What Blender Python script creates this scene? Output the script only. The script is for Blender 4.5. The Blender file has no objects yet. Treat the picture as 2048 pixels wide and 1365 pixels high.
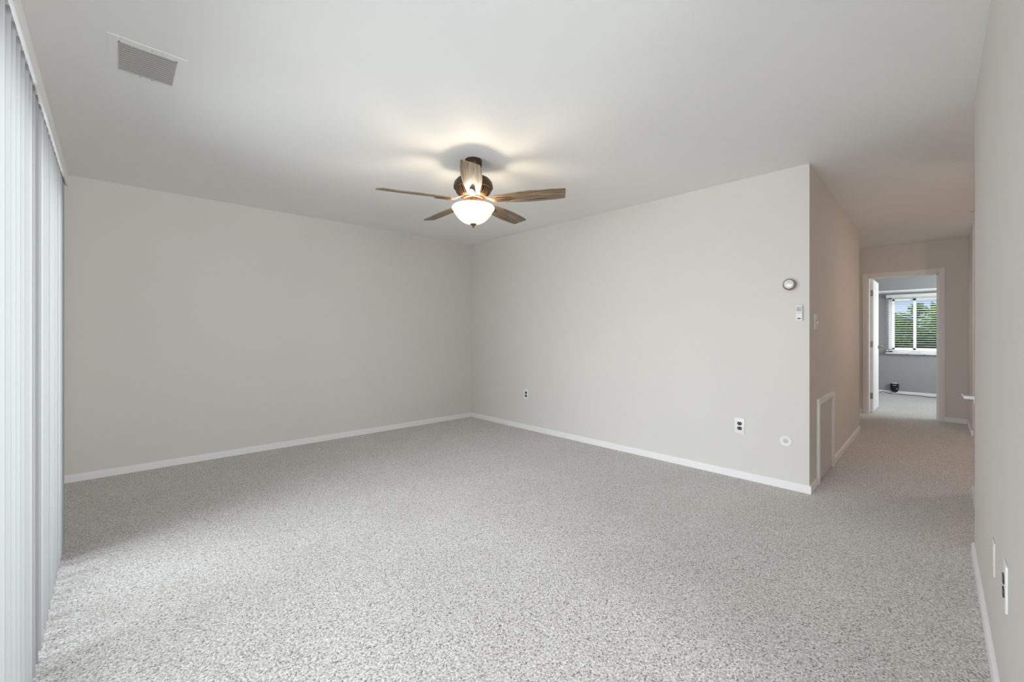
import bpy, bmesh, math, random
from mathutils import Vector, Matrix
random.seed(7)
R = math.radians
S = bpy.context.scene
COL = S.collection

# ------------------------------------------------------------------ camera, world, light, exposure
H = 2.44                                   # ceiling height
cam = bpy.data.cameras.new('camera'); cam_o = bpy.data.objects.new('camera', cam); COL.objects.link(cam_o)
cam.sensor_width = 36.0; cam.lens = 36.0 * 820.0 / 2048.0
cam.shift_y = -16.0 / 2048.0; cam.clip_start = 0.01
cam_o.location = (0, 0, 1.187); cam_o.rotation_euler = (R(90), 0, R(-44.0))
S.camera = cam_o
S.view_settings.view_transform = 'Standard'; S.view_settings.look = 'None'
S.view_settings.gamma = 1.0; S.view_settings.use_curve_mapping = False
S.view_settings.exposure = 0.0
S.cycles.max_bounces = 12; S.cycles.diffuse_bounces = 8; S.cycles.transparent_max_bounces = 16
S.cycles.sample_clamp_indirect = 4.0

w = bpy.data.worlds.new('sky'); S.world = w; w.use_nodes = True
nt = w.node_tree; bg = nt.nodes['Background']
tc = nt.nodes.new('ShaderNodeTexCoord'); sx = nt.nodes.new('ShaderNodeSeparateXYZ')
rp = nt.nodes.new('ShaderNodeValToRGB')
nt.links.new(tc.outputs['Generated'], sx.inputs[0]); nt.links.new(sx.outputs['Z'], rp.inputs[0])
rp.color_ramp.elements[0].position = 0.0; rp.color_ramp.elements[0].color = (0.72, 0.82, 0.95, 1)
rp.color_ramp.elements[1].position = 0.12; rp.color_ramp.elements[1].color = (0.26, 0.45, 0.86, 1)
nt.links.new(rp.outputs[0], bg.inputs[0]); bg.inputs[1].default_value = 1.0

def lamp(name, kind, loc, rot, energy, color=(1, 1, 1), **kw):
    d = bpy.data.lights.new(name, kind); d.energy = energy; d.color = color
    for k, v in kw.items(): setattr(d, k, v)
    o = bpy.data.objects.new(name, d); COL.objects.link(o); o.location = loc; o.rotation_euler = rot
    return o
lamp('sun', 'SUN', (12, 20, 20), (R(-50), 0, R(-12)), 3.2, (1, 0.96, 0.88), angle=R(1))
# bright daylight standing outside the glazed patio door and above the bedroom window
lamp('patio_daylight', 'AREA', (-1.25, 2.0, 1.6), (0, R(-82), 0), 190, (0.93, 0.97, 1.0), shape='RECTANGLE', size=2.6, size_y=3.8, spread=R(135))
lamp('bedroom_daylight', 'AREA', (12.6, 0.3, 3.2), (0, R(55), 0), 500, (0.92, 0.97, 1.0), shape='RECTANGLE', size=1.6, size_y=2.4)

lamp('bedroom_side_daylight', 'AREA', (9.4, -1.95, 1.45), (R(90), 0, 0), 128, (0.92, 0.97, 1.0), shape='RECTANGLE', size=1.6, size_y=1.3)
lamp('added_nook_fill', 'AREA', (0.55, -2.45, 1.4), (R(90), 0, 0), 54, (0.93, 0.97, 1.0), shape='RECTANGLE', size=1.5, size_y=1.7, spread=R(110))  # added fill lamp, unseen, shining in through the added nook window

# ------------------------------------------------------------------ materials
def mat(name, color, rough=0.6, metal=0.0, spec=0.3):
    m = bpy.data.materials.new(name); m.use_nodes = True
    b = m.node_tree.nodes['Principled BSDF']
    b.inputs['Base Color'].default_value = (*color, 1); b.inputs['Roughness'].default_value = rough
    b.inputs['Metallic'].default_value = metal; b.inputs['Specular IOR Level'].default_value = spec
    return m
def paint(name, color, rough=0.75, bump=0.06, scale=140, var=0.03):
    m = mat(name, color, rough, 0, 0.2); t = m.node_tree; b = t.nodes['Principled BSDF']
    co = t.nodes.new('ShaderNodeTexCoord')
    n = t.nodes.new('ShaderNodeTexNoise'); n.inputs['Scale'].default_value = scale; n.inputs['Detail'].default_value = 3
    bp = t.nodes.new('ShaderNodeBump'); bp.inputs['Strength'].default_value = bump; bp.inputs['Distance'].default_value = 0.002
    t.links.new(co.outputs['Object'], n.inputs['Vector']); t.links.new(n.outputs['Fac'], bp.inputs['Height'])
    t.links.new(bp.outputs[0], b.inputs['Normal'])
    n2 = t.nodes.new('ShaderNodeTexNoise'); n2.inputs['Scale'].default_value = 1.3; n2.inputs['Detail'].default_value = 2
    t.links.new(co.outputs['Object'], n2.inputs['Vector'])
    r = t.nodes.new('ShaderNodeValToRGB')
    r.color_ramp.elements[0].color = (*[c * (1 - var) for c in color], 1); r.color_ramp.elements[1].color = (*[min(1, c * (1 + var)) for c in color], 1)
    t.links.new(n2.outputs['Fac'], r.inputs[0]); t.links.new(r.outputs[0], b.inputs['Base Color'])
    return m
M = {}
M['wall'] = paint('greige_paint', (0.73, 0.70, 0.665))
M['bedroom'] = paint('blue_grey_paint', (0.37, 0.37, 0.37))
M['ceiling'] = paint('ceiling_white', (0.88, 0.88, 0.87), 0.85, 0.08, 90, 0.015)
M['trim'] = paint('trim_white', (0.88, 0.87, 0.86), 0.4, 0.02, 60, 0.01)
M['plastic'] = mat('white_plastic', (0.84, 0.84, 0.83), 0.35, 0, 0.4)
M['dark'] = mat('dark_brown_plastic', (0.035, 0.032, 0.032), 0.35)
M['slot'] = mat('slot_black', (0.008, 0.008, 0.008), 0.6)
M['grey'] = mat('grey_plastic', (0.46, 0.46, 0.45), 0.4)
M['bronze'] = mat('oil_rubbed_bronze', (0.075, 0.05, 0.036), 0.38, 0.7, 0.5)
M['bronze_light'] = mat('brushed_bronze', (0.17, 0.10, 0.06), 0.4, 0.6, 0.5)
M['nickel'] = mat('satin_nickel', (0.30, 0.275, 0.24), 0.28, 0.95)
M['gold'] = mat('champagne_ring', (0.36, 0.31, 0.23), 0.35, 0.6)
M['dial'] = mat('clear_dial', (0.80, 0.80, 0.77), 0.15, 0, 0.6)
M['vent'] = mat('vent_metal', (0.55, 0.535, 0.51), 0.5)
M['ventdark'] = mat('vent_duct_shade', (0.16, 0.155, 0.15), 0.8)
M['black'] = mat('black_plastic', (0.012, 0.012, 0.013), 0.35)
M['panel'] = paint('access_panel_paint', (0.66, 0.65, 0.635), 0.5, 0.02, 60, 0.02)
M['beige'] = mat('beige_cap', (0.58, 0.57, 0.50), 0.5)
M['concrete'] = paint('patio_concrete', (0.5, 0.49, 0.46), 0.9, 0.2, 40, 0.06)
M['grass'] = paint('lawn_green', (0.10, 0.17, 0.04), 0.9, 0.5, 30, 0.3)
M['bark'] = paint('bark', (0.20, 0.165, 0.12), 0.9, 0.5, 30, 0.2)

def carpet():
    m = mat('frieze_carpet', (0.5, 0.48, 0.45), 0.95, 0, 0.05); t = m.node_tree; b = t.nodes['Principled BSDF']
    b.inputs['Sheen Weight'].default_value = 0.6; b.inputs['Sheen Roughness'].default_value = 0.45; b.inputs['Sheen Tint'].default_value = (1, 0.985, 0.96, 1)
    N = t.nodes.new; L = t.links.new
    co = N('ShaderNodeTexCoord')
    wob = N('ShaderNodeTexNoise'); wob.inputs['Scale'].default_value = 120; wob.inputs['Detail'].default_value = 2
    L(co.outputs['Object'], wob.inputs['Vector'])
    mx = N('ShaderNodeVectorMath'); mx.operation = 'MULTIPLY_ADD'; mx.inputs[1].default_value = (0.012, 0.012, 0.0)
    L(wob.outputs['Color'], mx.inputs[0]); L(co.outputs['Object'], mx.inputs[2])
    v = N('ShaderNodeTexVoronoi'); v.inputs['Scale'].default_value = 205; L(mx.outputs[0], v.inputs['Vector'])
    sep = N('ShaderNodeSeparateColor'); L(v.outputs['Color'], sep.inputs[0])
    r = N('ShaderNodeValToRGB'); cr = r.color_ramp
    cr.elements[0].position = 0.0; cr.elements[0].color = (0.18, 0.16, 0.147, 1)
    cr.elements[1].position = 1.0; cr.elements[1].color = (0.90, 0.88, 0.855, 1)
    for p, c in ((0.12, (0.41, 0.378, 0.355)), (0.28, (0.595, 0.56, 0.535)), (0.65, (0.715, 0.685, 0.66))):
        e = cr.elements.new(p); e.color = (*c, 1)
    L(sep.outputs[0], r.inputs[0])
    # tuft valleys: shade between the tufts, put into the colour
    n = N('ShaderNodeTexNoise'); n.inputs['Scale'].default_value = 120; n.inputs['Detail'].default_value = 4; L(co.outputs['Object'], n.inputs['Vector'])
    r2 = N('ShaderNodeValToRGB'); r2.color_ramp.elements[0].position = 0.32; r2.color_ramp.elements[0].color = (0.58, 0.56, 0.54, 1)
    r2.color_ramp.elements[1].position = 0.6; r2.color_ramp.elements[1].color = (1, 1, 1, 1); L(n.outputs['Fac'], r2.inputs[0])
    nl = N('ShaderNodeTexNoise'); nl.inputs['Scale'].default_value = 2.2; nl.inputs['Detail'].default_value = 3; L(co.outputs['Object'], nl.inputs['Vector'])
    r3 = N('ShaderNodeValToRGB'); r3.color_ramp.elements[0].position = 0.35; r3.color_ramp.elements[0].color = (0.93, 0.925, 0.92, 1)
    r3.color_ramp.elements[1].position = 0.65; r3.color_ramp.elements[1].color = (1, 1, 1, 1); L(nl.outputs['Fac'], r3.inputs[0])
    m1 = N('ShaderNodeMix'); m1.data_type = 'RGBA'; m1.blend_type = 'MULTIPLY'; m1.inputs[0].default_value = 1
    L(r.outputs[0], m1.inputs[6]); L(r2.outputs[0], m1.inputs[7])
    m2 = N('ShaderNodeMix'); m2.data_type = 'RGBA'; m2.blend_type = 'MULTIPLY'; m2.inputs[0].default_value = 1
    L(m1.outputs[2], m2.inputs[6]); L(r3.outputs[0], m2.inputs[7])
    L(m2.outputs[2], b.inputs['Base Color'])
    ad = N('ShaderNodeMath'); ad.operation = 'ADD'; L(sep.outputs[1], ad.inputs[0]); L(n.outputs['Fac'], ad.inputs[1])
    bp = N('ShaderNodeBump'); bp.inputs['Strength'].default_value = 0.6; bp.inputs['Distance'].default_value = 0.005
    L(ad.outputs[0], bp.inputs['Height']); L(bp.outputs[0], b.inputs['Normal'])
    return m
M['carpet'] = carpet()

def wood():
    m = mat('weathered_oak', (0.3, 0.22, 0.15), 0.45, 0, 0.35); t = m.node_tree; b = t.nodes['Principled BSDF']
    N = t.nodes.new; L = t.links.new
    co = N('ShaderNodeTexCoord'); mp = N('ShaderNodeMapping'); mp.inputs['Scale'].default_value = (5, 90, 20)
    L(co.outputs['Object'], mp.inputs[0])
    n = N('ShaderNodeTexNoise'); n.inputs['Scale'].default_value = 1.0; n.inputs['Detail'].default_value = 6; n.inputs['Distortion'].default_value = 0.4
    L(mp.outputs[0], n.inputs['Vector'])
    r = N('ShaderNodeValToRGB'); cr = r.color_ramp
    cr.elements[0].position = 0.34; cr.elements[0].color = (0.075, 0.052, 0.036, 1)
    cr.elements[1].position = 0.66; cr.elements[1].color = (0.36, 0.265, 0.175, 1)
    e = cr.elements.new(0.48); e.color = (0.215, 0.152, 0.10, 1)
    L(n.outputs['Fac'], r.inputs[0]); L(r.outputs[0], b.inputs['Base Color'])
    return m
M['wood'] = wood()

def translucent(name, color, frac, emit=0.0, emit_col=(1, 1, 1)):
    m = bpy.data.materials.new(name); m.use_nodes = True; t = m.node_tree; t.nodes.clear(); N = t.nodes.new; L = t.links.new
    d = N('ShaderNodeBsdfDiffuse'); d.inputs[0].default_value = (*color, 1)
    tr = N('ShaderNodeBsdfTranslucent'); tr.inputs[0].default_value = (*color, 1)
    mx = N('ShaderNodeMixShader'); mx.inputs[0].default_value = frac; L(d.outputs[0], mx.inputs[1]); L(tr.outputs[0], mx.inputs[2])
    out = N('ShaderNodeOutputMaterial'); last = mx
    if emit:
        e = N('ShaderNodeEmission'); e.inputs[0].default_value = (*emit_col, 1); e.inputs[1].default_value = emit
        a = N('ShaderNodeAddShader'); L(mx.outputs[0], a.inputs[0]); L(e.outputs[0], a.inputs[1]); last = a
    L(last.outputs[0], out.inputs[0]); return m
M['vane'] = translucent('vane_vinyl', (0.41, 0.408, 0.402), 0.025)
M['slat'] = translucent('blind_slat_vinyl', (0.82, 0.82, 0.83), 0.25)
M['bowl'] = translucent('frosted_glass_lit', (0.85, 0.80, 0.70), 0.010, 0.62, (1.0, 0.94, 0.79))
M['leaf_a'] = translucent('leaf_light_green', (0.30, 0.45, 0.07), 0.4)
M['leaf_b'] = translucent('leaf_mid_green', (0.20, 0.36, 0.05), 0.4)
M['leaf_c'] = translucent('leaf_hedge_green', (0.25, 0.42, 0.07), 0.4)

def glass():
    m = bpy.data.materials.new('clear_pane'); m.use_nodes = True; t = m.node_tree; t.nodes.clear(); N = t.nodes.new; L = t.links.new
    tr = N('ShaderNodeBsdfTransparent'); tr.inputs[0].default_value = (0.96, 0.97, 0.965, 1)
    g = N('ShaderNodeBsdfGlossy'); g.inputs['Roughness'].default_value = 0.22
    mx = N('ShaderNodeMixShader'); mx.inputs[0].default_value = 0.006; L(tr.outputs[0], mx.inputs[1]); L(g.outputs[0], mx.inputs[2])
    o = N('ShaderNodeOutputMaterial'); L(mx.outputs[0], o.inputs[0]); return m
M['glass'] = glass()

# ------------------------------------------------------------------ mesh helpers
def box(bm, x0, x1, y0, y1, z0, z1, bev=0.0, seg=2):
    r = bmesh.ops.create_cube(bm, size=1.0)
    vs = r['verts']
    for v in vs:
        v.co = Vector(((x0 + x1) / 2 + v.co.x * (x1 - x0), (y0 + y1) / 2 + v.co.y * (y1 - y0), (z0 + z1) / 2 + v.co.z * (z1 - z0)))
    if bev:
        es = {e for v in vs for e in v.link_edges}
        bmesh.ops.bevel(bm, geom=list(es), offset=bev, segments=seg, affect='EDGES', profile=0.5)
def prism(bm, poly, z0, z1):
    a = [bm.verts.new((x, y, z0)) for x, y in poly]; b = [bm.verts.new((x, y, z1)) for x, y in poly]
    n = len(poly)
    bm.faces.new(a[::-1]); bm.faces.new(b)
    for i in range(n): bm.faces.new((a[i], a[(i + 1) % n], b[(i + 1) % n], b[i]))
def lathe(bm, prof, seg=48, axis='Z', off=(0, 0, 0), closed=False):
    rings = []
    for r, h in prof:
        ring = []
        for i in range(seg):
            a = 2 * math.pi * i / seg
            c, s = r * math.cos(a), r * math.sin(a)
            p = (c, s, h) if axis == 'Z' else (h, c, s)
            ring.append(bm.verts.new((p[0] + off[0], p[1] + off[1], p[2] + off[2])))
        rings.append(ring)
    pairs = list(zip(rings[:-1], rings[1:])) + ([(rings[-1], rings[0])] if closed else [])
    for A, B in pairs:
        for i in range(seg):
            j = (i + 1) % seg
            bm.faces.new((A[i], A[j], B[j], B[i]))
    if not closed:
        bm.faces.new(rings[0][::-1]); bm.faces.new(rings[-1])
def tube(bm, pts, rad, seg=8):
    pts = [Vector(p) for p in pts]; rings = []
    for i, p in enumerate(pts):
        d = (pts[min(i + 1, len(pts) - 1)] - pts[max(i - 1, 0)]).normalized()
        u = d.cross(Vector((0, 0, 1)))
        if u.length < 1e-3: u = d.cross(Vector((0, 1, 0)))
        u.normalize(); v = d.cross(u)
        r = rad[i] if isinstance(rad, (list, tuple)) else rad
        rings.append([bm.verts.new(p + r * (math.cos(2 * math.pi * k / seg) * u + math.sin(2 * math.pi * k / seg) * v)) for k in range(seg)])
    for A, B in zip(rings[:-1], rings[1:]):
        for i in range(seg):
            j = (i + 1) % seg; bm.faces.new((A[i], A[j], B[j], B[i]))
    bm.faces.new(rings[0][::-1]); bm.faces.new(rings[-1])
def obj(name, bm, m, parent=None, smooth=False, loc=None, rot=None):
    bmesh.ops.recalc_face_normals(bm, faces=bm.faces)
    me = bpy.data.meshes.new(name); bm.to_mesh(me); bm.free()
    for mm in (m if isinstance(m, (list, tuple)) else [m]): me.materials.append(mm)
    if smooth:
        me.polygons.foreach_set('use_smooth', [True] * len(me.polygons))
        me.set_sharp_from_angle(angle=R(35))
    o = bpy.data.objects.new(name, me); COL.objects.link(o)
    if parent: o.parent = parent
    if loc: o.location = loc
    if rot: o.rotation_euler = rot
    return o
def bx(name, m, parent, *a, bev=0.0, **k):
    bm = bmesh.new(); box(bm, *a, bev=bev); return obj(name, bm, m, parent, smooth=bev > 0, **k)
def tag(o, label, cat, group=None, kind=None):
    o['label'] = label; o['category'] = cat
    if group: o['group'] = group
    if kind: o['kind'] = kind
    return o
def thing(name, label, cat, loc=(0, 0, 0), rz=0.0, group=None, kind=None):
    o = bpy.data.objects.new(name, None); COL.objects.link(o); o.empty_display_size = 0.05
    o.location = loc; o.rotation_euler = (0, 0, rz)
    return tag(o, label, cat, group, kind)
def struct(name, polys, m, label, cat):
    bm = bmesh.new()
    for p, z0, z1 in polys: prism(bm, p, z0, z1)
    return tag(obj(name, bm, m), label, cat, kind='structure')
def rect(x0, x1, y0, y1): return [(x0, y0), (x1, y0), (x1, y1), (x0, y1)]

# ------------------------------------------------------------------ the setting
PATIO0, PATIO1, PATIOZ = -0.04, 3.22, 2.03
struct('floor', [(rect(-0.42, 11.0, -2.2, 5.0), -0.1, 0.0)], M['carpet'], 'speckled grey beige frieze carpet running through the room, hall and bedroom', 'floor')
struct('ceiling', [(rect(-0.42, 11.0, -2.2, 5.0), H, H + 0.1)], M['ceiling'], 'flat white painted ceiling over room and hall', 'ceiling')
struct('wall_left', [(rect(-0.42, -0.32, -2.1, PATIO0), 0, H), (rect(-0.42, -0.32, PATIO1, 4.95), 0, H), (rect(-0.42, -0.32, PATIO0, PATIO1), PATIOZ, H)],
       M['wall'], 'greige wall holding the glazed patio door behind the vertical blinds', 'wall')
struct('wall_back', [([(-0.42, 4.792), (3.80, 4.583), (3.80, 4.95), (-0.42, 4.95)], 0, H)], M['wall'], 'plain greige wall running from the blinds to the far corner', 'wall')
struct('wall_far', [([(3.625, 4.62), (3.682, 0.652), (3.79, 0.652), (3.79, 4.62)], 0, H)], M['wall'], 'pale greige wall with thermostat and outlets ending at the hall', 'wall')
struct('wall_hall_left', [(rect(3.79, 6.486, 0.652, 0.76), 0, H), (rect(6.38, 6.486, 0.76, 2.4), 0, H)], M['wall'], 'shaded greige hall wall with light switch and access panel', 'wall')
struct('wall_hall_side', [(rect(6.38, 7.98, 2.4, 2.5), 0, H)], M['wall'], 'greige wall closing the side passage off the hall', 'wall')
struct('wall_right', [(rect(1.40, 3.315, -0.25, -0.142), 0, H), (rect(-0.32, 1.40, -0.25, -0.142), 2.14, H), (rect(3.215, 3.315, -1.5, -0.25), 0, H)], M['wall'], 'pale greige wall close at the right of the picture', 'wall')
struct('wall_hall_right', [(rect(4.20, 4.55, -0.30, -0.191), 0, H), (rect(7.10, 7.98, -0.40, -0.289), 0, H)], M['wall'], 'greige hall wall pieces beyond the near right wall', 'wall')
struct('wall_recess', [(rect(3.215, 8.09, -1.6, -1.5), 0, H)], M['wall'], 'greige wall closing the recess right of the hall', 'wall')
DX0, DX1, DZ0, DZ1 = -0.15, 1.25, 0.55, 2.10  # unseen nook added behind the viewpoint to let fill light in
struct('wall_added_nook', [(rect(-0.42, DX0, -2.1, -2.0), 0, H), (rect(DX1, 1.50, -2.1, -2.0), 0, H), (rect(DX0, DX1, -2.1, -2.0), 0, DZ0), (rect(DX0, DX1, -2.1, -2.0), DZ1, H),
       (rect(1.40, 1.50, -2.0, -0.25), 0, H)], M['wall'], 'greige walls of the unseen nook added behind the viewpoint for fill light', 'wall')
DO0, DO1, DOZ = -0.023, 0.700, 2.005
e = struct('wall_hall_end', [(rect(7.98, 8.09, -1.5, DO0), 0, H), (rect(7.98, 8.09, DO1, 2.5), 0, H), (rect(7.98, 8.09, DO0, DO1), DOZ, H)],
           [M['wall'], M['bedroom']], 'greige wall across the hall end around the bedroom door', 'wall')
for p in e.data.polygons:
    if p.normal.x > 0.9: p.material_index = 1
WY0, WY1, WZ0, WZ1 = -0.13, 0.655, 0.815, 1.90
struct('wall_bedroom_far', [(rect(10.9, 11.0, -1.4, WY0), 0, H), (rect(10.9, 11.0, WY1, 1.7), 0, H), (rect(10.9, 11.0, WY0, WY1), 0, WZ0), (rect(10.9, 11.0, WY0, WY1), WZ1, H)],
       M['bedroom'], 'blue grey bedroom wall around the window', 'wall')
struct('wall_bedroom_left', [(rect(8.09, 11.0, 1.7, 1.8), 0, H)], M['bedroom'], 'blue grey bedroom wall behind the open door', 'wall')
struct('wall_bedroom_right', [(rect(8.09, 8.7, -1.6, -1.4), 0, H), (rect(10.1, 11.0, -1.6, -1.4), 0, H), (rect(8.7, 10.1, -1.6, -1.4), 0, 0.8), (rect(8.7, 10.1, -1.6, -1.4), 1.95, H)], M['bedroom'], 'blue grey bedroom wall hidden right of the doorway', 'wall')
s = struct('trim_1', [(rect(10.45, 10.9, -1.4, 1.7), 1.965, H)], [M['bedroom'], M['trim']], 'blue grey soffit above the bedroom window, underside whitened for its window light', 'soffit')
for p in s.data.polygons:
    if p.normal.z < -0.9: p.material_index = 1  # window light on the underside put into a white material
bx('lit_edge_strip', M['trim'], s, 10.437, 10.45, -1.4, 1.7, 1.957, 1.985)  # white strip added as the light line along the soffit edge

def baseboard(name, runs, label, h=0.060, t=0.0125):
    bm = bmesh.new()
    for (x0, y0), (x1, y1), side in runs:             # the board stands on 'side' (+1 = left of the run direction)
        d = Vector((x1 - x0, y1 - y0, 0)); L = d.length; d.normalize(); n = Vector((-d.y, d.x, 0)) * side
        prof = [(0, 0), (t, 0), (t, h - 0.011)] + [(t - 0.009 * (1 - math.cos(a)), h - 0.011 + 0.011 * math.sin(a)) for a in (0.5, 1.0, 1.571)] + [(0, h)]
        A = [bm.verts.new(Vector((x0, y0, z)) + n * q) for q, z in prof]; B = [bm.verts.new(Vector((x1, y1, z)) + n * q) for q, z in prof]
        k = len(prof)
        bm.faces.new(A); bm.faces.new(B[::-1])
        for i in range(k): bm.faces.new((A[i], A[(i + 1) % k], B[(i + 1) % k], B[i]))
    return tag(obj(name, bm, M['trim'], smooth=True), label, 'baseboard', kind='structure')
baseboard('baseboard_back', [((-0.32, 4.787), (3.622, 4.591), -1)], 'white baseboard under the plain greige back wall')
baseboard('baseboard_far', [((3.625, 4.591), (3.682, 0.640), -1)], 'white baseboard under the wall with thermostat and outlets')
baseboard('baseboard_hall_left', [((3.6695, 0.652), (3.93, 0.652), -1), ((4.62, 0.652), (6.486, 0.652), -1)], 'white baseboard either side of the hall access panel')
baseboard('baseboard_right', [((1.40, -0.142), (3.315, -0.142), 1)], 'white baseboard along the near right wall')
baseboard('baseboard_hall_right', [((4.20, -0.191), (4.55, -0.191), 1), ((7.10, -0.289), (7.98, -0.289), 1)], 'white baseboard along the hall wall pieces at right')
baseboard('baseboard_hall_end', [((7.98, 2.4), (7.98, 0.765), -1), ((7.98, -0.075), (7.98, -0.289), -1)], 'white baseboard across the hall end beside the door casing')
baseboard('baseboard_bedroom', [((10.9, 1.7), (10.9, -1.4), -1)], 'white baseboard under the bedroom window wall')

# patio door: three framed glass panels behind the blinds
door = thing('door_1', 'white framed glass patio door behind the vertical blinds', 'door', (-0.37, 0, 0), kind='structure')
bm = bmesh.new()
for y0, y1, z0, z1 in ((PATIO0, PATIO0 + 0.045, 0, PATIOZ), (PATIO1 - 0.045, PATIO1, 0, PATIOZ), (PATIO0, PATIO1, PATIOZ - 0.045, PATIOZ), (PATIO0, PATIO1, 0, 0.03)):
    box(bm, -0.05, 0.05, y0, y1, z0, z1)
obj('door_frame', bm, M['trim'], door)
pw = (PATIO1 - PATIO0 - 0.09) / 3
for k in range(3):
    y0 = PATIO0 + 0.045 + k * pw; y1 = y0 + pw; xo = (-0.02, 0.012, -0.02)[k]
    bm = bmesh.new()
    for a in ((y0, y0 + 0.055, 0.03, PATIOZ - 0.045), (y1 - 0.055, y1, 0.03, PATIOZ - 0.045), (y0, y1, 0.03, 0.10), (y0, y1, PATIOZ - 0.11, PATIOZ - 0.045)):
        box(bm, xo - 0.014, xo + 0.014, *a)
    ps = obj('door_panel', bm, M['trim'], door)
    bx('glass_pane', M['glass'], ps, xo - 0.003, xo + 0.003, y0 + 0.05, y1 - 0.05, 0.09, PATIOZ - 0.10)

# bedroom door: casing, leaf, knobs, hinges
cas = thing('trim_2', 'white door casing around the bedroom doorway', 'door casing', (7.98, 0, 0), kind='structure')
bm = bmesh.new()
CW = 0.055
for y0, y1, z0, z1 in ((DO1, DO1 + CW + 0.008, 0, DOZ + CW), (DO0 - CW, DO0, 0, DOZ + CW), (DO0, DO1, DOZ, DOZ + CW)):
    box(bm, -0.016, 0.0, y0, y1, z0, z1, bev=0.003); box(bm, 0.11, 0.126, y0, y1, z0, z1, bev=0.003)
obj('casing', bm, M['trim'], cas, smooth=True)
bm = bmesh.new()
box(bm, 0.0, 0.11, DO1 - 0.012, DO1, 0, DOZ); box(bm, 0.0, 0.11, DO0, DO0 + 0.012, 0, DOZ); box(bm, 0.0, 0.11, DO0, DO1, DOZ - 0.012, DOZ)
box(bm, 0.035, 0.06, DO0 + 0.012, DO0 + 0.024, 0, DOZ - 0.012); box(bm, 0.035, 0.06, DO0, DO1, DOZ - 0.024, DOZ - 0.012)
obj('jamb', bm, M['trim'], cas)
d2 = thing('door_2', 'white flush bedroom door standing open at the hall end', 'door', (8.095, 0.688, 0), R(-0.6), kind='structure')
bx('door_leaf', M['trim'], d2, 0.0, 0.69, -0.035, 0.0, 0.012, 1.985, bev=0.002)
for sgn in (-1, 1):
    bm = bmesh.new()
    lathe(bm, [(0.031, 0), (0.031, 0.004), (0.026, 0.008), (0.012, 0.010), (0.011, 0.032), (0.020, 0.038), (0.0275, 0.048), (0.028, 0.058), (0.022, 0.066), (0.008, 0.069)], 24)
    o = obj('door_knob', bm, M['nickel'], d2, smooth=True, loc=(0.63, -0.035 if sgn < 0 else 0.0, 0.965), rot=(R(90) if sgn < 0 else R(-90), 0, 0))
    o['label'] = 'satin nickel door knob'
for z in (0.25, 1.02, 1.78):
    bm = bmesh.new(); lathe(bm, [(0.006, z - 0.045), (0.006, z + 0.045)], 10, off=(-0.004, 0.001, 0)); box(bm, -0.001, 0.0, -0.030, 0.0, z - 0.045, z + 0.045)
    obj('hinge', bm, M['nickel'], d2)

# bedroom window
win = thing('window_1', 'white sliding bedroom window seen through the doorway', 'window', (10.95, 0, 0), kind='structure')
bm = bmesh.new()
for y0, y1, z0, z1 in ((WY0, WY0 + 0.05, WZ0, WZ1), (WY1 - 0.05, WY1, WZ0, WZ1), (WY0, WY1, WZ1 - 0.05, WZ1), (WY0, WY1, WZ0, WZ0 + 0.05)):
    box(bm, -0.03, 0.05, y0, y1, z0, z1)
obj('window_frame', bm, M['trim'], win)
ym = 0.29
for k, (y0, y1, xo) in enumerate(((WY0 + 0.05, ym + 0.018, 0.0), (ym - 0.018, WY1 - 0.05, 0.028))):
    bm = bmesh.new()
    for a in ((y0, y0 + 0.034, WZ0 + 0.05, WZ1 - 0.05), (y1 - 0.034, y1, WZ0 + 0.05, WZ1 - 0.05), (y0, y1, WZ0 + 0.05, WZ0 + 0.085), (y0, y1, WZ1 - 0.085, WZ1 - 0.05)):
        box(bm, xo - 0.011, xo + 0.011, *a)
    sa = obj('sash', bm, M['trim'], win)
    bx('pane', M['glass'], sa, xo - 0.002, xo + 0.002, y0 + 0.03, y1 - 0.03, WZ0 + 0.08, WZ1 - 0.08)
bx('window_sill', M['trim'], win, -0.125, -0.03, WY0 - 0.05, WY1 + 0.035, WZ0 - 0.035, WZ0 - 0.002, bev=0.004)
for y in (0.385, 0.16):
    o = bx('clip', M['dark'], win, -0.118, -0.102, y - 0.018, y + 0.018, WZ0 - 0.046, WZ0 - 0.035); o['label'] = 'dark clip under the sill'

def plain_window(name, label, loc, rz, W, z0, z1):
    wn = thing(name, label, 'window', loc, rz, kind='structure')
    bm = bmesh.new()
    for a in ((-W / 2, -W / 2 + 0.05, z0, z1), (W / 2 - 0.05, W / 2, z0, z1), (-W / 2, W / 2, z0, z0 + 0.05), (-W / 2, W / 2, z1 - 0.05, z1), (-0.025, 0.025, z0, z1)):
        box(bm, a[0], a[1], -0.03, 0.03, a[2], a[3])
    obj('window_frame', bm, M['trim'], wn)
    for q in (-1, 1): bx('pane', M['glass'], wn, min(q * 0.02, q * (W / 2 - 0.045)), max(q * 0.02, q * (W / 2 - 0.045)), -0.002, 0.002, z0 + 0.045, z1 - 0.045)
plain_window('window_2', 'white side window of the bedroom out of view', (9.4, -1.5, 0), 0, 1.4, 0.8, 1.95)
plain_window('window_added_3', 'added unseen white nook window for fill light behind the viewpoint', (0.55, -2.05, 0), 0, 1.4, DZ0, DZ1)  # added window, only there to pass the nook fill lamp

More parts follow.
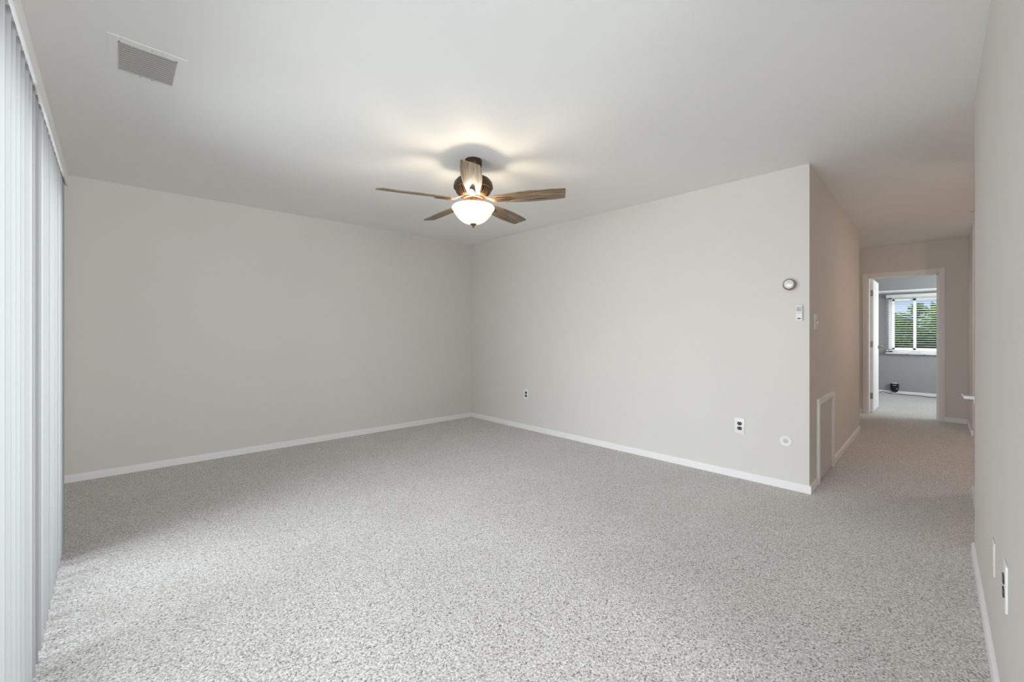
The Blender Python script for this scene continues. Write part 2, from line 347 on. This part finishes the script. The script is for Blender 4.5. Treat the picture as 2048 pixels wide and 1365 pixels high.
# ------------------------------------------------------------------ ceiling fan
FZ = 2.134
fan = thing('ceiling_fan', 'bronze five-blade ceiling fan with lit frosted bowl light', 'ceiling fan', (1.8615, 2.3313, 2.44))
def lat(name, prof, m, parent, seg=56, **k):
    bm = bmesh.new(); lathe(bm, [(r, z - 2.44) for r, z in prof], seg); return obj(name, bm, m, parent, smooth=True, **k)
lat('canopy', [(0.060, 2.4399), (0.063, 2.434), (0.063, 2.398), (0.058, 2.386), (0.030, 2.376), (0.020, 2.374)], M['bronze'], fan)
lat('neck', [(0.017, 2.378), (0.017, 2.318)], M['bronze'], fan, 24)
lat('motor_housing', [(0.022, 2.322), (0.05, 2.320), (0.088, 2.312), (0.118, 2.296), (0.136, 2.274), (0.142, 2.250), (0.142, 2.236), (0.136, 2.228), (0.128, 2.226), (0.120, 2.226)], M['bronze'], fan)
# slotted lower bell of the motor: radial fins over a dark cone
mh = lat('vent_cone', [(0.121, 2.227), (0.112, 2.206), (0.090, 2.180), (0.066, 2.168)], M['bronze'], fan)
for k in range(40):
    a = 2 * math.pi * k / 40; c, sn = math.cos(a), math.sin(a)
    bm = bmesh.new()
    pts = [(0.131, 2.227), (0.124, 2.204), (0.100, 2.176), (0.076, 2.166), (0.066, 2.170), (0.090, 2.182), (0.112, 2.207), (0.120, 2.227)]
    A = [bm.verts.new((r * c - 0.0035 * -sn, r * sn - 0.0035 * c, z - 2.44)) for r, z in pts]
    B = [bm.verts.new((r * c + 0.0035 * -sn, r * sn + 0.0035 * c, z - 2.44)) for r, z in pts]
    bm.faces.new(A); bm.faces.new(B[::-1])
    for i in range(8): bm.faces.new((A[i], A[(i + 1) % 8], B[(i + 1) % 8], B[i]))
    obj('vent_fin', bm, M['bronze_light'], mh)
lat('light_fitter', [(0.070, 2.172), (0.072, 2.160), (0.064, 2.154), (0.063, 2.122), (0.058, 2.114), (0.050, 2.112)], M['bronze_light'], fan)
for k in range(3):
    a = R(-100 + 120 * k); bm = bmesh.new(); lathe(bm, [(0.004, 0.060), (0.004, 0.068), (0.002, 0.070)], 10, axis='X')
    obj('thumb_screw', bm, M['nickel'], fan, smooth=True, loc=(0, 0, 2.142 - 2.44), rot=(0, 0, a))
bm = bmesh.new()
outer = [(0.149, 2.099), (0.1540, 2.096), (0.155, 2.090), (0.151, 2.081), (0.144, 2.073), (0.138, 2.062), (0.130, 2.047), (0.117, 2.029), (0.100, 2.011), (0.080, 1.995), (0.056, 1.983), (0.030, 1.977), (0.012, 1.976)]
prof = outer + [(r - 0.004 if r > 0.02 else r, z + 0.005) for r, z in outer[::-1]]
lathe(bm, [(r, z - 2.44) for r, z in prof], 64, closed=True)
bowl = obj('light_bowl', bm, M['bowl'], fan, smooth=True); bowl['label'] = 'lit frosted glass bowl'
lat('finial', [(0.022, 1.982), (0.0225, 1.976), (0.017, 1.970), (0.009, 1.963), (0.0055, 1.955), (0.002, 1.948)], M['bronze_light'], fan, 24)
def blade_bm():
    bm = bmesh.new(); n = 22; top = []; bot = []
    r0, r1 = 0.165, 0.650
    def halfw(t):
        return 0.040 + 0.028 * math.sin(min(1.0, t / 0.62) * math.pi / 2) - (0.010 * ((t - 0.62) / 0.38) ** 1.6 if t > 0.62 else 0)
    left, right = [], []
    for i in range(n + 1):
        t = i / n; x = r0 + t * (r1 - r0); hw = halfw(t)
        left.append((x, hw)); right.append((x + 0.012 * t, -hw))
    # rounded tip corners
    (xl, yl), (xr, yr) = left[-1], right[-1]
    tip = [(xl + 0.008, yl - 0.006), (xl + 0.011, yl - 0.016), (xr + 0.011, yr + 0.016), (xr + 0.008, yr + 0.006)]
    rootc = [(r0 - 0.006, -0.030), (r0 - 0.006, 0.030)]
    out = left + tip + right[::-1] + rootc
    th = 0.0055
    T = [bm.verts.new((x, y, th / 2)) for x, y in out]; B = [bm.verts.new((x, y, -th / 2)) for x, y in out]
    bm.faces.new(T); bm.faces.new(B[::-1]); k = len(out)
    for i in range(k): bm.faces.new((T[i], B[i], B[(i + 1) % k], T[(i + 1) % k]))
    return bm
def bracket_bm():
    bm = bmesh.new(); prof = []
    pl = [(0.085, 0.016, 0.028), (0.12, 0.017, 0.010), (0.15, 0.020, -0.006), (0.175, 0.024, -0.008), (0.21, 0.023, -0.008), (0.25, 0.020, -0.008), (0.272, 0.015, -0.008), (0.283, 0.007, -0.008)]
    rows = []
    for x, hw, z in pl:
        rows.append([bm.verts.new((x, -hw, z)), bm.verts.new((x, hw, z)), bm.verts.new((x, hw * 0.8, z - 0.007)), bm.verts.new((x, -hw * 0.8, z - 0.007))])
    for A, B in zip(rows[:-1], rows[1:]):
        for i in range(4): bm.faces.new((A[i], A[(i + 1) % 4], B[(i + 1) % 4], B[i]))
    bm.faces.new(rows[0]); bm.faces.new(rows[-1][::-1])
    return bm
for k in range(5):
    b = obj('fan_blade', blade_bm(), M['wood'], fan, loc=(0, 0, FZ + 0.012 - 2.44))
    b.rotation_mode = 'XYZ'; b.rotation_euler = (R(-13), 0, R(-130 + 72 * k))
    br = obj('blade_bracket', bracket_bm(), M['bronze_light'], b, smooth=True)
for k in range(3):
    a = R(-70 + 120 * k)
    bulb = lamp('bulb', 'POINT', (0.062 * math.cos(a), 0.062 * math.sin(a), 2.084 - 2.44), (0, 0, 0), 5, (1.0, 0.85, 0.64), shadow_soft_size=0.025); bulb.parent = fan

# ------------------------------------------------------------------ vertical blinds on the patio door
vb = thing('vertical_blind', 'white vertical blinds hanging from a headrail over the patio door', 'blinds', (-0.228, 0, 0), R(0.34))
bm = bmesh.new(); box(bm, -0.030, 0.054, -0.06, 3.345, 2.058, 2.068, bev=0.002); box(bm, 0.047, 0.056, -0.06, 3.345, 1.999, 2.070, bev=0.002); box(bm, -0.030, 0.056, 3.337, 3.345, 1.999, 2.068, bev=0.002); box(bm, -0.013, 0.013, -0.05, 3.338, 2.026, 2.059)
obj('headrail', bm, M['trim'], vb, smooth=True)
y = 3.305; k = 0
while y > -0.03:
    bm = bmesh.new(); n = 6; hw = 0.0445
    ang = R(-4 + random.uniform(-3, 3) + (8 if k in (4, 9, 13, 17) else 0))
    F = []
    for z in (0.022, 2.024):
        F.append([(q, 0.0035 * (1 - (2 * i / n - 1) ** 2)) for i in range(n + 1) for q in (-hw + 2 * hw * i / n,)])
    th = 0.0009
    v = {}
    for zi, z in enumerate((0.022 + random.uniform(-.004, .004), 2.024)):
        for i, (q, c) in enumerate(F[zi]):
            for sd in (0, 1): v[(zi, i, sd)] = bm.verts.new((q, c + (th if sd else -th), z))
    for i in range(n):
        bm.faces.new((v[0, i, 0], v[0, i + 1, 0], v[1, i + 1, 0], v[1, i, 0])); bm.faces.new((v[0, i, 1], v[1, i, 1], v[1, i + 1, 1], v[0, i + 1, 1]))
        bm.faces.new((v[0, i, 0], v[0, i, 1], v[0, i + 1, 1], v[0, i + 1, 0])); bm.faces.new((v[1, i, 0], v[1, i + 1, 0], v[1, i + 1, 1], v[1, i, 1]))
    for i in (0, n): bm.faces.new((v[0, i, 0], v[1, i, 0], v[1, i, 1], v[0, i, 1]))
    o = obj('vane', bm, M['vane'], vb, smooth=True, loc=(0, y, 0), rot=(0, 0, ang))
    y -= 0.079; k += 1

# ------------------------------------------------------------------ ceiling vent
vt = thing('ceiling_vent', 'white rectangular ceiling vent with louvred grille', 'vent', (0.105, 2.552, H))
X0, X1, Y0, Y1 = -0.132, 0.134, -0.158, 0.155; x0, x1, y0, y1 = -0.098, 0.099, -0.122, 0.132
bm = bmesh.new()
for a in ((X0, x0, Y0, Y1), (x1, X1, Y0, Y1), (x0, x1, Y0, y0), (x0, x1, y1, Y1)): box(bm, *a, -0.0022, 0.0)
obj('vent_frame', bm, M['ceiling'], vt)
bx('duct_shade_sheet', M['ventdark'], vt, x0, x1, y0, y1, -0.0012, -0.0002)  # dark sheet painted as the shade inside the duct opening
n = 13
for i in range(n):
    yc = y0 + (i + 0.5) * (y1 - y0) / n
    bm = bmesh.new(); box(bm, x0 + 0.003, x1 - 0.003, -0.0078, 0.0078, -0.0006, 0.0006)
    obj('louvre', bm, M['vent'], vt, loc=(0, yc, -0.0035), rot=(R(2), 0, 0))
bm = bmesh.new()
for a in ((x0, x0 + 0.004, y0, y1), (x1 - 0.004, x1, y0, y1), (x0, x1, y0, y0 + 0.006), (x0, x1, y1 - 0.006, y1)): box(bm, *a, -0.0048, -0.001)
obj('grille_rim', bm, M['vent'], vt)
for x, yy in ((0.01, Y0 + 0.02), (-0.02, Y1 - 0.011), (0.022, Y1 - 0.011)):
    bm = bmesh.new(); lathe(bm, [(0.0035, -0.002), (0.003, -0.0042)], 12, off=(x, yy, 0)); obj('screw', bm, M['grey'], vt)

# ------------------------------------------------------------------ wall fittings (local +X faces the room)
def outlet(label, loc, rz, w=0.074, h=0.121):
    t = thing('wall_outlet', label, 'outlet', loc, rz, group='duplex wall outlets')
    bx('plate', M['plastic'], t, 0, 0.006, -w / 2, w / 2, -h / 2, h / 2, bev=0.0025)
    for sz in (-1, 1):
        bm = bmesh.new(); out = []
        for i in range(28):
            a = 2 * math.pi * i / 28
            out.append((0.0172 * math.cos(a), max(-0.0135, min(0.0135, 0.0172 * math.sin(a)))))
        zc = sz * 0.0195
        A = [bm.verts.new((0.0055, yv, zc + zv)) for yv, zv in out]; B = [bm.verts.new((0.0085, yv * .96, zc + zv * .96)) for yv, zv in out]
        bm.faces.new(A[::-1]); bm.faces.new(B)
        for i in range(28): bm.faces.new((A[i], A[(i + 1) % 28], B[(i + 1) % 28], B[i]))
        rc = obj('receptacle', bm, M['dark'], t); rc['label'] = 'dark brown receptacle'
        for yy, hh in ((-0.0065, 0.0075), (0.0065, 0.006)):
            bx('slot', M['grey'], rc, 0.0084, 0.0088, yy - 0.0011, yy + 0.0011, zc - hh / 2 + 0.002, zc + hh / 2 + 0.002)
    bm = bmesh.new(); lathe(bm, [(0.0032, 0.0055), (0.0028, 0.0075)], 12, axis='X'); obj('screw', bm, M['grey'], t)
    return t
def wb(yv): return 3.625 + (4.62 - yv) * (3.682 - 3.625) / (4.62 - 0.652)      # face of wall_far
RB = R(180) + math.atan2(0.057, 3.968)
outlet('small white outlet with dark sockets low near the far corner', (wb(3.516), 3.516, 0.432), RB)
outlet('white outlet with dark sockets beside the round cover near the hall', (wb(1.12), 1.12, 0.4265), RB, h=0.127)
outlet('white outlet with dark sockets on the near right wall', (1.86, -0.142, 0.452), R(90), h=0.135)

rcv = thing('round_cover', 'round white cover plate with beige centre low on wall', 'wall cover', (wb(0.80), 0.80, 0.361), RB)
bm = bmesh.new(); lathe(bm, [(0.041, 0.0), (0.041, 0.003), (0.038, 0.006), (0.018, 0.0075), (0.016, 0.0065)], 40, axis='X'); obj('cover_ring', bm, M['plastic'], rcv, smooth=True)
bm = bmesh.new(); lathe(bm, [(0.0158, 0.004), (0.0158, 0.0068), (0.012, 0.0076)], 28, axis='X'); o = obj('cap', bm, M['beige'], rcv, smooth=True); o['label'] = 'beige round cap'

th_ = thing('thermostat', 'round thermostat with champagne ring and pale dial', 'thermostat', (wb(0.772), 0.772, 1.553), RB)
bm = bmesh.new(); lathe(bm, [(0.060, 0.0), (0.060, 0.0015), (0.058, 0.0025)], 48, axis='X'); o = obj('wall_plate', bm, M['wall'], th_, smooth=True); o['label'] = 'thin painted wall plate'
bm = bmesh.new(); lathe(bm, [(0.040, 0.002), (0.043, 0.006), (0.043, 0.030), (0.040, 0.040), (0.034, 0.044), (0.030, 0.043)], 48, axis='X'); obj('ring', bm, M['gold'], th_, smooth=True)
bm = bmesh.new(); lathe(bm, [(0.031, 0.038), (0.031, 0.044), (0.027, 0.047), (0.014, 0.0485), (0.004, 0.049)], 40, axis='X'); obj('dial', bm, M['dial'], th_, smooth=True)
bx('pointer', M['grey'], th_, 0.0475, 0.0495, -0.0012, 0.0012, 0.010, 0.024)

rm = thing('fan_remote', 'slim white remote in a wall holder near the wall end', 'remote control', (wb(0.712), 0.712, 1.336), RB)
bx('holder', M['plastic'], rm, 0.0, 0.010, -0.0235, 0.0235, -0.058, 0.030, bev=0.003)
hb = bx('remote_body', M['plastic'], rm, 0.009, 0.022, -0.021, 0.021, -0.052, 0.058, bev=0.003)
bx('display', M['grey'], hb, 0.0215, 0.0226, -0.0155, 0.0155, 0.012, 0.046)
bx('button_bar', M['vent'], hb, 0.0215, 0.0228, -0.0165, 0.0165, -0.003, 0.002)
bm = bmesh.new(); lathe(bm, [(0.011, 0.0215), (0.011, 0.0226), (0.009, 0.023)], 28, axis='X')
for v_ in bm.verts: v_.co.z *= 0.42
o = obj('oval_button', bm, M['dark'], hb, loc=(0, 0, -0.040)); o['label'] = 'dark oval mark'

sw = thing('light_switch', 'white toggle light switch on the shaded hall wall', 'light switch', (3.890, 0.652, 1.272), R(-90))
bx('plate', M['plastic'], sw, 0, 0.0075, -0.052, 0.052, -0.061, 0.061, bev=0.0025)
bx('toggle_slot', M['slot'], sw, 0.0074, 0.0082, -0.006, 0.006, -0.012, 0.014)
bx('toggle', M['plastic'], sw, 0.0, 0.015, -0.004, 0.004, -0.006, 0.006, bev=0.0015, loc=(0.006, 0, -0.002), rot=(0, R(22), 0))
for z in (-0.030, 0.030):
    bm = bmesh.new(); lathe(bm, [(0.003, 0.007), (0.0026, 0.0084)], 10, axis='X', off=(0, 0, z)); obj('screw', bm, M['grey'], sw)

bp_ = thing('blank_plate', 'blank cover plate painted over on the near right wall', 'wall cover', (2.225, -0.142, 0.398), R(90))
bx('plate', M['wall'], bp_, 0, 0.0055, -0.036, 0.036, -0.058, 0.058, bev=0.002)
for z in (-0.030, 0.030):
    bm = bmesh.new(); lathe(bm, [(0.003, 0.005), (0.0026, 0.0064)], 10, axis='X', off=(0, 0, z)); obj('screw', bm, M['wall'], bp_)

ap = thing('access_panel', 'white framed access panel low on the hall wall', 'access panel', (4.275, 0.652, 0.0), R(-90))
bm = bmesh.new(); W = 0.34; fw = 0.05
box(bm, 0, 0.020, -W, -W + fw, 0.0, 0.668, bev=0.004); box(bm, 0, 0.020, W - fw, W, 0.0, 0.668, bev=0.004); box(bm, 0, 0.020, -W + fw - 0.004, W - fw + 0.004, 0.622, 0.668, bev=0.004)
obj('panel_frame', bm, M['trim'], ap, smooth=True)
pn = bx('panel_board', M['panel'], ap, 0.0, 0.006, -W + fw - 0.002, W - fw + 0.002, 0.012, 0.625)
for yy, z in ((-0.265, 0.585), (0.265, 0.585), (-0.265, 0.05), (0.265, 0.05)):
    bm = bmesh.new(); lathe(bm, [(0.005, 0.0055), (0.004, 0.0078)], 12, axis='X', off=(0, yy, z)); obj('screw', bm, M['nickel'], pn)

rail = thing('hall_rail', 'short white rail with upturned lip on the hall wall behind the right wall', 'rail', (4.26, -0.191, 0.737), R(90))
bx('rail_board', M['trim'], rail, 0.0, 0.060, -0.06, 0.0, -0.011, 0.011, bev=0.004)
bx('lip', M['trim'], rail, -0.003, 0.004, -0.06, 0.0, 0.0, 0.020, bev=0.002, loc=(0.056, 0, 0.004), rot=(0, R(35), 0))
bx('rail_bracket', M['trim'], rail, 0.0, 0.012, -0.05, -0.01, -0.04, -0.009, bev=0.003)

sd = thing('smoke_detector', 'round pale smoke detector on the hall ceiling beside the right wall', 'smoke detector', (6.3, -0.312, H))
bm = bmesh.new(); lathe(bm, [(0.062, 0), (0.062, -0.012), (0.056, -0.030), (0.040, -0.036), (0.01, -0.037)], 36); obj('housing', bm, M['plastic'], sd, smooth=True)
bm = bmesh.new(); lathe(bm, [(0.0625, -0.0125), (0.0628, -0.0145), (0.0610, -0.0165)], 36); obj('seam', bm, M['dark'], sd)

# unseen lamp that lights the side passage
hl = thing('passage_light', 'small round frosted ceiling light in the side passage off the hall', 'ceiling light', (7.2, 1.75, H))
bm = bmesh.new(); lathe(bm, [(0.12, 0), (0.12, -0.02), (0.11, -0.025)], 36); obj('light_base', bm, M['bronze'], hl, smooth=True)
bm = bmesh.new(); lathe(bm, [(0.108, -0.024), (0.10, -0.05), (0.07, -0.075), (0.02, -0.085)], 36); obj('light_bowl', bm, M['bowl'], hl, smooth=True)
bl = lamp('passage_bulb', 'POINT', (0, 0, -0.16), (0, 0, 0), 2.5, (1.0, 0.72, 0.5), shadow_soft_size=0.06); bl.parent = hl

fl = thing('added_foyer_light', 'added unseen frosted pendant in the foyer recess to brighten the hall', 'ceiling light', (5.6, -0.95, H))  # unseen pendant added to brighten the hall wall and carpet
bm = bmesh.new(); lathe(bm, [(0.065, 0), (0.065, -0.02), (0.05, -0.028)], 36); obj('canopy', bm, M['bronze'], fl, smooth=True)
bm = bmesh.new(); lathe(bm, [(0.008, -0.028), (0.008, -0.52)], 12); obj('stem', bm, M['bronze'], fl, smooth=True)
bm = bmesh.new(); lathe(bm, [(0.03, -0.50), (0.09, -0.53), (0.11, -0.57), (0.112, -0.575), (0.09, -0.535), (0.03, -0.505)], 36, closed=True); obj('shade', bm, M['bowl'], fl, smooth=True)
bl = lamp('added_foyer_bulb', 'POINT', (0, 0, -0.60), (0, 0, 0), 23, (1.0, 0.80, 0.69), shadow_soft_size=0.06); bl.parent = fl

# ------------------------------------------------------------------ bedroom window blind, adapter and cable
vn = thing('venetian_blind', 'white horizontal slat blind on the bedroom window', 'blinds', (10.862, 0, 0))
by0, by1 = WY0 - 0.03, WY1 + 0.03
bx('headrail', M['trim'], vn, -0.03, 0.03, by0, by1, 1.868, 1.928, bev=0.003)
z = 1.845; 
while z > 0.885:
    bm = bmesh.new(); n = 4; hw = 0.0245
    T = []; 
    for i in range(n + 1):
        q = -hw + 2 * hw * i / n; c = 0.003 * (1 - (q / hw) ** 2)
        T.append([bm.verts.new((q, by0 + 0.004, c)), bm.verts.new((q, by1 - 0.004, c)), bm.verts.new((q, by1 - 0.004, c - 0.0022)), bm.verts.new((q, by0 + 0.004, c - 0.0022))])
    for A, B in zip(T[:-1], T[1:]):
        for i in range(4): bm.faces.new((A[i], A[(i + 1) % 4], B[(i + 1) % 4], B[i]))
    bm.faces.new(T[0]); bm.faces.new(T[-1][::-1])
    obj('slat', bm, M['slat'], vn, smooth=True, loc=(0, 0, z), rot=(0, R(4), 0))
    z -= 0.043
bx('bottom_rail', M['trim'], vn, -0.026, 0.026, by0 + 0.003, by1 - 0.003, 0.835, 0.857, bev=0.003)
for yy in (0.60, 0.265, -0.07):
    bm = bmesh.new(); tube(bm, [(-0.0265, yy, 0.85), (-0.0265, yy, 1.87)], 0.0012, 6); tube(bm, [(0.0265, yy, 0.85), (0.0265, yy, 1.87)], 0.0012, 6); obj('ladder_cord', bm, M['trim'], vn)
bm = bmesh.new(); tube(bm, [(-0.034, 0.60, 1.88), (-0.036, 0.602, 1.3)], 0.004, 6); obj('tilt_wand', bm, M['plastic'], vn)

ad = thing('power_adapter', 'black power adapter plugged in low on the bedroom wall', 'power adapter', (10.9, 0.566, 0.125), R(180))
bx('outlet_plate', M['plastic'], ad, 0.0, 0.006, -0.035, 0.035, -0.02, 0.095, bev=0.002)
bx('body', M['black'], ad, 0.006, 0.055, -0.060, 0.060, -0.035, 0.078, bev=0.006)
bm = bmesh.new(); lathe(bm, [(0.045, -0.078), (0.048, -0.03)], 4, off=(0.030, 0, 0)); lathe(bm, [(0.022, -0.082), (0.030, -0.07)], 12, off=(0.03, 0, 0)); obj('plug', bm, M['black'], ad)
o = bx('sticker', M['grey'], ad, 0.0548, 0.0556, -0.025, 0.025, 0.042, 0.054); o['label'] = 'small grey sticker'
bx('indicator', M['plastic'], ad, 0.0548, 0.0562, 0.026, 0.044, -0.022, -0.010)
bm = bmesh.new()
pts = [(10.868, 0.566, 0.050), (10.862, 0.56, 0.022), (10.866, 0.54, 0.008)] + [(10.87 - 0.010 * math.sin(i * 1.1), 0.50 - i * 0.06, 0.006) for i in range(4)] + [(10.86, 0.24, 0.007), (10.83, 0.17, 0.006), (10.80, 0.08, 0.006), (10.81, 0.02, 0.006), (10.83, -0.2, 0.006), (10.84, -0.5, 0.006)]
tube(bm, pts, 0.0048, 8); tag(obj('black_cable', bm, M['black'], smooth=True), 'thin black cable on the carpet right of the power adapter', 'cable')
bm = bmesh.new()
pts = [(10.860, 0.60, 0.006), (10.872, 0.66, 0.007), (10.868, 0.70, 0.026), (10.862, 0.74, 0.034), (10.862, 0.79, 0.012), (10.868, 0.86, 0.006), (10.87, 1.0, 0.006)]
tube(bm, pts, 0.0048, 8); tag(obj('black_cable', bm, M['black'], smooth=True), 'looped end of black cable left of the power adapter beside the door', 'cable')

# ------------------------------------------------------------------ outside
bm = bmesh.new(); box(bm, 11.01, 60, -30, 30, -0.25, -0.15); tag(obj('lawn', bm, M['grass']), 'green lawn outside the bedroom window', 'lawn', kind='structure')
bm = bmesh.new(); box(bm, -6, -0.43, -5, 9, -0.2, -0.08); tag(obj('patio', bm, M['concrete']), 'pale concrete patio outside the glass door', 'patio', kind='structure')
def tree(name, label, loc, crown, leaves, size, mats, trunk_r, group=None):
    t = thing(name, label, 'tree', loc, group=group)
    cz = sum(c[2] for c in crown) / len(crown)
    bm = bmesh.new(); tube(bm, [(0, 0, 0), (0.03, 0.02, cz * 0.5), (0, 0, cz)], [trunk_r, trunk_r * .8, trunk_r * .4], 8)
    for cx, cy, czz, cr in crown: tube(bm, [(0.02, 0.01, cz * 0.45), (cx * .6, cy * .6, czz * .85), (cx, cy, czz + cr * .5)], [trunk_r * .4, trunk_r * .25, trunk_r * .06], 6)
    obj('trunk', bm, M['bark'], t, smooth=True)
    bm = bmesh.new()
    for cx, cy, czz, cr in crown:
        for _ in range(leaves):
            d = Vector((random.gauss(0, 1), random.gauss(0, 1), random.gauss(0, 1))).normalized() * cr * random.random() ** 0.45
            p = Vector((cx, cy, czz)) + d
            q = Matrix.Rotation(random.uniform(0, 6.28), 3, 'Z') @ Matrix.Rotation(random.uniform(-1.2, 1.2), 3, 'X')
            s_ = size * random.uniform(0.6, 1.2)
            vs = [bm.verts.new(p + q @ Vector(a) * s_) for a in ((-0.5, 0, 0), (0, -0.28, 0.06), (0.6, 0, 0), (0, 0.28, 0.06))]
            f = bm.faces.new(vs); f.material_index = random.randrange(len(mats))
    me = obj('foliage', bm, mats, t)
    return t
tree('leafy_tree', 'tall light green tree right of the window mullion', (16.5, -0.55, -0.15), [(0, 0, 2.0, 0.75), (-0.1, 0.35, 1.7, 0.5), (0.2, -0.5, 2.5, 0.8), (0, 0.1, 2.75, 0.45)], 1100, 0.12, [M['leaf_a'], M['leaf_b']], 0.09)
tree('young_tree', 'sparse young tree left of the window mullion', (17.5, 0.75, -0.15), [(0, 0, 1.25, 0.5), (0.1, -0.3, 1.55, 0.4), (0, 0.4, 1.1, 0.45), (0, 0.05, 1.75, 0.28), (0, -.35, 2.0, .25)], 320, 0.11, [M['leaf_a'], M['leaf_c']], 0.05)
tree('hedge_shrub', 'dense green hedge shrub low behind the young tree', (19.5, 0.5, -0.15), [(0, i * 0.62, 1.0, 0.75) for i in range(-3, 4)], 1500, 0.16, [M['leaf_b'], M['leaf_c']], 0.06)
